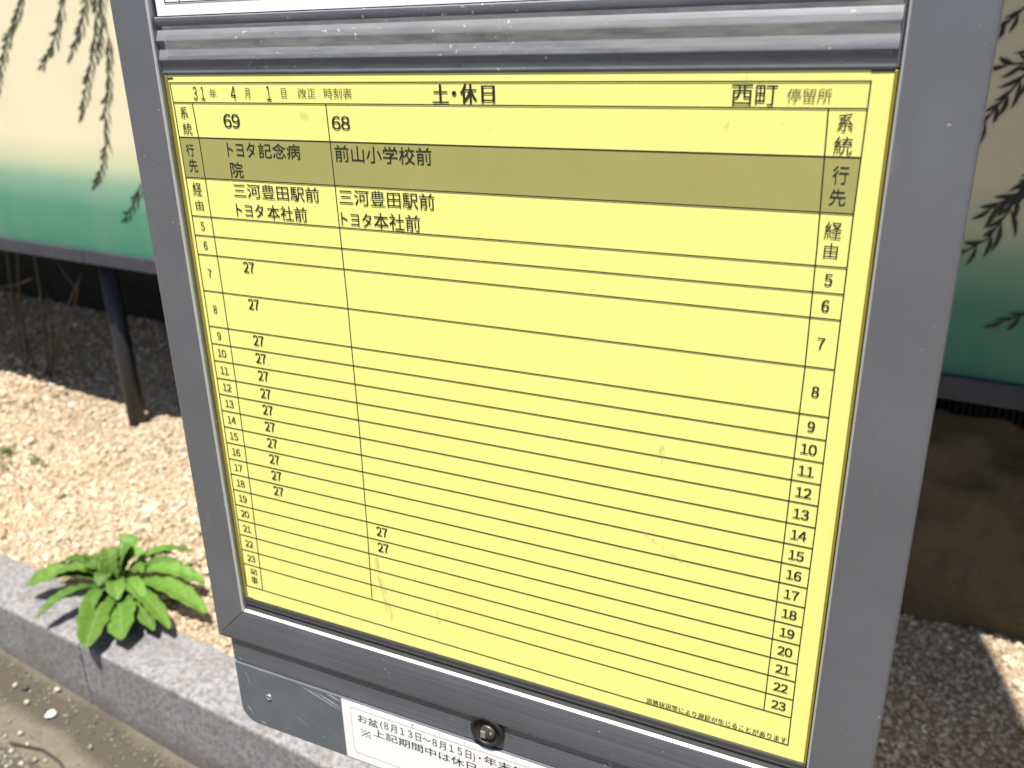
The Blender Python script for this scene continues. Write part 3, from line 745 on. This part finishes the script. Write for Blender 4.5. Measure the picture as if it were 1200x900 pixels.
def leaf(x, z, ang, ln, w):
    ca, sa = math.cos(ang), math.sin(ang); pts = []
    for t_, s_ in ((0, 0), (.2, .55), (.45, 1), (.75, .7), (1, 0), (.75, -.6), (.45, -.9), (.2, -.5)):
        px, pz = t_ * ln, s_ * w / 2 + 0.08 * ln * math.sin(t_ * 3.1)
        pts.append((x + px * ca - pz * sa, z + px * sa + pz * ca))
    y = [hy(p[0], -0.0012 - RNG.uniform(0, .0006)) for p in pts]
    y0_ = min(y[k] - hy(pts[k][0]) for k in range(8))
    mb.add([(p[0], hy(p[0], y0_), p[1]) for p in pts], [tuple(range(8))])
for bi, b in enumerate(BR):
    L = 0.0; segs = []
    for p, q in zip(b, b[1:]):
        d = math.hypot(q[0]-p[0], q[1]-p[1]); segs.append((L, d, p, q)); L += d
    for _, d, p, q in segs:
        nx_, nz_ = -(q[1]-p[1]) / d * .0014, (q[0]-p[0]) / d * .0014
        mb.add([(p[0]+nx_, hy(p[0]+nx_, -.0009), p[1]+nz_), (q[0]+nx_, hy(q[0]+nx_, -.0009), q[1]+nz_), (q[0]-nx_, hy(q[0]-nx_, -.0009), q[1]-nz_), (p[0]-nx_, hy(p[0]-nx_, -.0009), p[1]-nz_)], [(0, 1, 2, 3)])
    u = 0.0; sgn = 1
    right_side = b[-1][0] > 0
    while u < L - 0.004:
        for l0, d, p, q in segs:
            if l0 <= u <= l0 + d:
                f = (u - l0) / d; x, z = p[0] + (q[0]-p[0]) * f, p[1] + (q[1]-p[1]) * f
                base_a = math.atan2(q[1]-p[1], q[0]-p[0])
                taper = 1.0 if u < L - .08 else .8
                leaf(x, z, base_a + sgn * RNG.uniform(.22, .62), RNG.uniform(.030, .052) * taper, RNG.uniform(.0055, .0085))
                break
        sgn = -sgn; u += RNG.uniform(.008, .016)
    e = b[-1]; p = b[-2]; leaf(e[0], e[1], math.atan2(e[1]-p[1], e[0]-p[0]), .035, .007)
mb.build('willow_picture', M_LEAFPAINT, hoard, fix=False)

# ------------------------------------------------------------------ slatted fence behind the hoarding
def sy(x, d=0.0): return 2.11 + HS * x + d
slat = thing('slatted_fence', (-1.0, sy(-1.0), GZ), 'dark fence of narrow vertical slats seen under the hoarding', 'fence')
mb = MB(); x = -7.0
while x < 3.2:
    v = []
    for xx in (x, x + .009):
        v += [(xx, sy(xx), GZ - .1), (xx, sy(xx, .012), GZ - .1), (xx, sy(xx, .012), .9), (xx, sy(xx), .9)]
    mb.add(v, [(0,1,2,3),(7,6,5,4),(0,4,5,1),(1,5,6,2),(2,6,7,3),(3,7,4,0)])
    x += .0165
mb.build('slats', M_SLAT, slat)
mb = MB(); v = []
for xx in (-7.0, 3.2): v += [(xx, sy(xx, .0125), GZ - .1), (xx, sy(xx, .03), GZ - .1), (xx, sy(xx, .03), .9), (xx, sy(xx, .0125), .9)]
mb.add(v, [(0,1,2,3),(7,6,5,4),(0,4,5,1),(1,5,6,2),(2,6,7,3),(3,7,4,0)]); mb.build('back_board', M_BLACK, slat)
mb = MB(); v = []
for xx in (-7.0, 3.2): v += [(xx, sy(xx, -.01), .9005), (xx, sy(xx, .04), .9005), (xx, sy(xx, .04), .95), (xx, sy(xx, -.01), .95)]
mb.add(v, [(0,1,2,3),(7,6,5,4),(0,4,5,1),(1,5,6,2),(2,6,7,3),(3,7,4,0)]); mb.build('top_rail', M_SLAT, slat)

# ------------------------------------------------------------------ boulder
def boulder():
    bm = bmesh.new(); bmesh.ops.create_icosphere(bm, subdivisions=5, radius=1.0)
    from mathutils import noise as nz
    for v in bm.verts:
        p = v.co.copy()
        q = Vector((math.copysign(abs(p.x) ** .95, p.x), math.copysign(abs(p.y) ** .75, p.y), math.copysign(abs(p.z) ** .62, p.z)))
        d = 1 + .10 * nz.noise(p * 1.7 + Vector((3, 1, 0))) + .06 * nz.noise(p * 4.1) - .05 * abs(nz.noise(p * 3.1 + Vector((5, 2, 1)))) + .03 * nz.noise(p * 10) + .015 * nz.noise(p * 24)
        v.co = Vector((q.x * .42, q.y * .235, q.z * .43)) * d
    me = bpy.data.meshes.new('boulder'); bm.to_mesh(me); bm.free()
    me.polygons.foreach_set('use_smooth', [True] * len(me.polygons)); me.materials.append(M_ROCK)
    o = bpy.data.objects.new('boulder', me); COL.objects.link(o); o.location = (.47, 1.60, GZ - .095); o.rotation_euler = (0, math.radians(10), math.radians(-3))
    tag(o, 'large brown boulder in the shade under the hoarding', 'boulder')
boulder()

# ------------------------------------------------------------------ unseen concrete pole, added right of the view to cast the shadow on the hoarding
pole = thing('shadow_pole', (.70, .25, pave_z(.70)), 'unseen grey concrete pole added beside the bus stop to shade the hoarding', 'utility pole')
mb = MB(); zb = pave_z(.70); mb.tube([(.70, .25, zb - .2), (.70, .25, zb + 3.5), (.70, .25, zb + 7.5)], [.152, .146, .130], 40); mb.build('shaft', M_CONC, pole)
for z in (zb + 2.0, zb + 4.4):
    mb = MB(); mb.tube([(.70, .25, z), (.70, .25, z + .03)], .152, 40); mb.build('steel_band', M_STEEL, pole)

# ------------------------------------------------------------------ weed on the gravel edge
def weed():
    c0 = Vector((-1.145, .756, GZ + .002))
    o = thing('rosette_weed', c0, 'green leafy rosette weed growing beside the granite kerb', 'weed')
    tips = [  # tip x, y, z, half width, arch height
        (-1.300, .650, -1.062, .0180, .040), (-1.175, .580, -1.060, .0105, .035), (-1.295, .712, -1.058, .0150, .048), (-1.250, .672, -1.05, .012, .045),
        (-1.006, .554, -1.066, .0210, .026), (-.961, .602, -1.066, .0215, .020), (-1.075, .605, -1.064, .012, .035), (-.902, .668, -1.068, .0125, .035),
        (-.932, .655, -1.072, .0125, .026), (-.868, .735, -1.066, .0165, .042), (-.942, .810, -1.062, .015, .048), (-1.045, .885, -1.050, .0125, .045),
        (-1.080, .866, -1.055, .012, .038), (-1.150, .826, -1.000, .0155, .028), (-1.122, .79, -.998, .016, .024), (-1.178, .772, -1.008, .0125, .025),
        (-1.10, .800, -1.018, .012, .030), (-1.065, .76, -1.034, .014, .030), (-1.12, .69, -1.040, .0125, .034), (-1.20, .72, -1.035, .012, .034), (-1.055, .68, -1.050, .014, .034),
        (-1.00, .70, -1.055, .013, .035), (-1.02, .83, -1.050, .012, .035), (-1.235, .755, -1.04, .011, .035)]
    V, F, cols, rib = [], [], [], []
    N = 24
    for tx, ty, tz, hw, ar in tips:
        a = c0 + Vector((RNG.uniform(-.008, .008), RNG.uniform(-.008, .008), 0)); b = Vector((tx, ty, tz))
        d = b - a; flat = Vector((d.x, d.y, 0)).normalized(); sd = Vector((-flat.y, flat.x, 0)); tw = RNG.uniform(-.35, .35)
        col = np.array((.078, .170, .022)) * RNG.uniform(.6, 1.3) + np.array((.03, .03, 0)) * RNG.uniform(0, 1)
        k0 = len(V)
        for i in range(N + 1):
            t_ = i / N
            p = a + d * t_ + Vector((0, 0, ar * 4 * t_ * (1 - t_) * (1.15 - .3 * t_)))
            w = 1.42 * hw * (0.13 + 0.86 * max(0, math.sin(math.pi * min(1, t_ ** 1.75)) ** .62)) if t_ < .985 else hw * .10
            if t_ < .08: w = hw * .16
            w *= 1 + .09 * math.sin(i * 1.3 + tx * 40) + (.10 if i % 3 == 0 else -.03) + RNG.uniform(-.05, .05)
            up = Vector((0, 0, 1)); side_v = (sd * math.cos(tw * t_) + up * math.sin(tw * t_))
            for s_ in (-1, -.5, 0, .5, 1):
                q = p + side_v * (w * s_) + Vector((0, 0, abs(s_) * w * .38 + .0025 * math.sin(i * 1.9 + s_ * 3)))
                V.append(q); cols.append(col); rib.append(1.0 - abs(s_))
        for i in range(N):
            for k in range(4):
                F.append((k0 + i*5 + k, k0 + i*5 + k + 1, k0 + (i+1)*5 + k + 1, k0 + (i+1)*5 + k))
    me = bpy.data.meshes.new('leaves'); me.from_pydata([tuple(p - c0) for p in V], [], F)
    ca = me.color_attributes.new('leaf_colour', 'FLOAT_COLOR', 'POINT')
    ca.data.foreach_set('color', np.concatenate([np.array(cols), np.ones((len(cols), 1))], 1).astype(np.float32).ravel())
    ra = me.attributes.new('leaf_rib', 'FLOAT', 'POINT'); ra.data.foreach_set('value', np.array(rib, dtype=np.float32))
    me.polygons.foreach_set('use_smooth', [True] * len(me.polygons)); me.materials.append(M_WEED); me.update()
    lo = bpy.data.objects.new('leaves', me); COL.objects.link(lo); lo.parent = o
    s_ = lo.modifiers.new('sub', 'SUBSURF'); s_.levels = 1; s_.render_levels = 1
    so = lo.modifiers.new('thick', 'SOLIDIFY'); so.thickness = 0.0008
    m2 = MB(); m2.tube([c0 + Vector((0, 0, -.02)), c0 + Vector((0, 0, .008)), c0 + Vector((0, 0, .016))], [.010, .012, .006], 10); m2.build('stem', M_GRASS, o)
weed()

# dry stalks under the hoarding
dry = thing('dry_stalks', (-2.60, 1.682, GZ), 'thin dry stalks standing under the left part of the hoarding', 'dry plant')
def bent(pts, k=5):
    out_ = []
    for (p, q) in zip(pts, pts[1:]):
        for i in range(k): out_.append(tuple(p[j] + (q[j] - p[j]) * i / k for j in range(3)))
    return out_ + [pts[-1]]
STK = [[(-2.59,1.68,-.45),(-2.612,1.68,-.613),(-2.654,1.684,-.857),(-2.678,1.686,-1.104)], [(-2.51,1.672,-.42),(-2.543,1.674,-.607),(-2.602,1.679,-.818),(-2.655,1.684,-1.101)],
       [(-2.43,1.663,-.47),(-2.448,1.665,-.607),(-2.463,1.667,-.785),(-2.533,1.673,-1.1)], [(-2.349,1.657,-.60),(-2.30,1.652,-.69),(-2.248,1.648,-.73)],
       [(-2.2,1.644,-.684),(-2.342,1.656,-.832),(-2.542,1.674,-1.1)], [(-2.707,1.688,-.788),(-2.60,1.679,-.765),(-2.486,1.669,-.725)], [(-2.421,1.663,-.78),(-2.459,1.666,-.961),(-2.515,1.671,-1.1)],
       [(-2.63,1.69,-.66),(-2.66,1.695,-.9),(-2.62,1.69,-1.1)], [(-2.40,1.66,-.93),(-2.47,1.67,-1.02),(-2.53,1.675,-1.1)], [(-2.23,1.65,-.72),(-2.33,1.66,-.88),(-2.52,1.67,-1.1)]]
for st in STK:
    m2 = MB(); pts = bent([(p[0] + .003 * k, p[1] + .004 * math.sin(k * 2.1), p[2]) for k, p in enumerate(st)]); m2.tube(pts, [.0030 + .0022 * i / len(pts) for i in range(len(pts))], 7); m2.build('stalk', M_STALK, dry)
m2 = MB()
for a in (0.2, 1.3, 2.3, 3.9):
    b_ = Vector((-2.63, 1.672, GZ + .005)); t_ = b_ + Vector((math.cos(a) * .06, math.sin(a) * .03, .05)); s_ = Vector((-math.sin(a), math.cos(a), 0)) * .009
    m_ = (b_ + t_) / 2 + Vector((0, 0, .012)); m2.add([b_, m_ - s_, t_, m_ + s_], [(0, 1, 2, 3)])
m2.build('dry_leaf', M_DRYLEAF, dry, fix=False)

# small tufts of young grass in the gravel
for (x, y, nb_, lab) in ((-2.052, 1.143, 26, 'pale green grass tuft in the gravel at the left picture edge'), (-1.905, 1.135, 14, 'tiny green sprout in the gravel right of the larger grass tuft'), (-1.955, 1.07, 10, 'tiny green sprout in the gravel nearest the kerb')):
    m2 = MB()
    for _ in range(nb_):
        a = RNG.uniform(0, 6.28); r_ = RNG.uniform(0, .03); b_ = Vector((x + r_ * math.cos(a), y + r_ * math.sin(a), GZ - .006))
        a2 = RNG.uniform(0, 6.28); t_ = b_ + Vector((math.cos(a2) * .022, math.sin(a2) * .022, RNG.uniform(.012, .03))); s_ = Vector((-math.sin(a2), math.cos(a2), 0)) * .0035
        m_ = b_ * .45 + t_ * .55 + Vector((0, 0, .006)); m2.add([b_ - s_ * .4, m_ - s_, t_, m_ + s_, b_ + s_ * .4], [(0, 1, 2, 3, 4)])
    tag(m2.build('grass_tuft', M_GRASS, None, (x, y, GZ - .006), fix=False), lab, 'grass tuft', 'grass tufts in the gravel')

# litter and stones on the gutter
def pebble(name, x, y, r, m, lab, cat, group=None, flat=.6, seed=0):
    from mathutils import noise as nz
    bm = bmesh.new(); bmesh.ops.create_icosphere(bm, subdivisions=2, radius=1.0)
    for v in bm.verts:
        d = .85 + .6 * nz.noise(v.co * 1.4 + Vector((seed * 3.1, seed, 0))); v.co = Vector((v.co.x * r * 1.15, v.co.y * r * .9, v.co.z * r * flat)) * d
    me = bpy.data.meshes.new(name); bm.to_mesh(me); bm.free(); me.polygons.foreach_set('use_smooth', [True] * len(me.polygons)); me.materials.append(m)
    o = bpy.data.objects.new(name, me); COL.objects.link(o); o.location = (x, y, pave_z(x) + r * flat * .6 + .003); o.rotation_euler = (0, 0, seed * 1.7)
    tag(o, lab, cat, group)
pebble('paper_chip', -1.125, .526, .0125, M_CHIP, 'bright white chip lying on the tan concrete gutter', 'litter', None, .35, 1)
ST = [(-1.236, .553, .008, 2, 'black stone on the gutter left of the white chip'), (-1.262, .550, .006, 0, 'pale stone on the gutter just left of the black stone'),
      (-1.173, .580, .0075, 0, 'pale stone on the dark dirt line above the white chip'), (-1.198, .527, .006, 0, 'pale stone on the gutter between the black stone and the white chip'),
      (-1.034, .588, .006, 1, 'grey stone at the foot of the kerb face'), (-.983, .500, .005, 1, 'small grey stone on the gutter right of the white chip')]
for k, (x, y, r, mi, lab) in enumerate(ST): pebble('loose_stone', x, y, r, M_STONES[mi], lab, 'stone', 'loose stones on the gutter', .7, k + 2)
RD = [(-1.183, .475), (-1.134, .463), (-1.098, .450), (-1.05, .43), (-1.065, .412), (-1.11, .425), (-1.02, .405), (-1.155, .445), (-1.085, .395), (-1.00, .385), (-1.14, .41)]
for k, (x, y) in enumerate(RD):
    pebble('loose_stone', x, y, RNG.uniform(.0028, .0062), M_STONES[0 if k % 3 else 1], 'small pale stone among others on the dark road edge' if k % 3 else 'small grey stone among pale ones on the dark road edge', 'stone', 'stones scattered on the road edge', .7, k + 11)

# fine grit lying along the gutter and the road edge
def grit():
    mb = MB()
    for _ in range(1500):
        x = RNG.uniform(-1.75, .1); u = RNG.random()
        y = kx(.486 - .012 - abs(RNG.normal(0, .035)) if u < .45 else RNG.uniform(.24, .47) if u < .6 else .322 + RNG.normal(-.02, .03), x)
        r_ = RNG.uniform(.0008, .0026) * (1.3 if u > .6 else 1); z = pave_z(x) + .004 + r_ * .3
        a = RNG.uniform(0, 6.28); q = [(x + math.cos(a + k * 1.57) * r_ * RNG.uniform(.7, 1.3), y + math.sin(a + k * 1.57) * r_ * RNG.uniform(.7, 1.3), z) for k in range(4)]
        mb.add(q + [(x, y, z + r_ * .9), (x, y, z - r_ * .9)], [(0, 1, 4), (1, 2, 4), (2, 3, 4), (3, 0, 4), (1, 0, 5), (2, 1, 5), (3, 2, 5), (0, 3, 5)], int(RNG.integers(0, 3)))
    o = mb.build('grit', M_STONES, None, (-1, .45, pave_z(-1)))
    tag(o, 'fine pale and dark grit along the gutter and road edge', 'grit', kind='stuff')
grit()
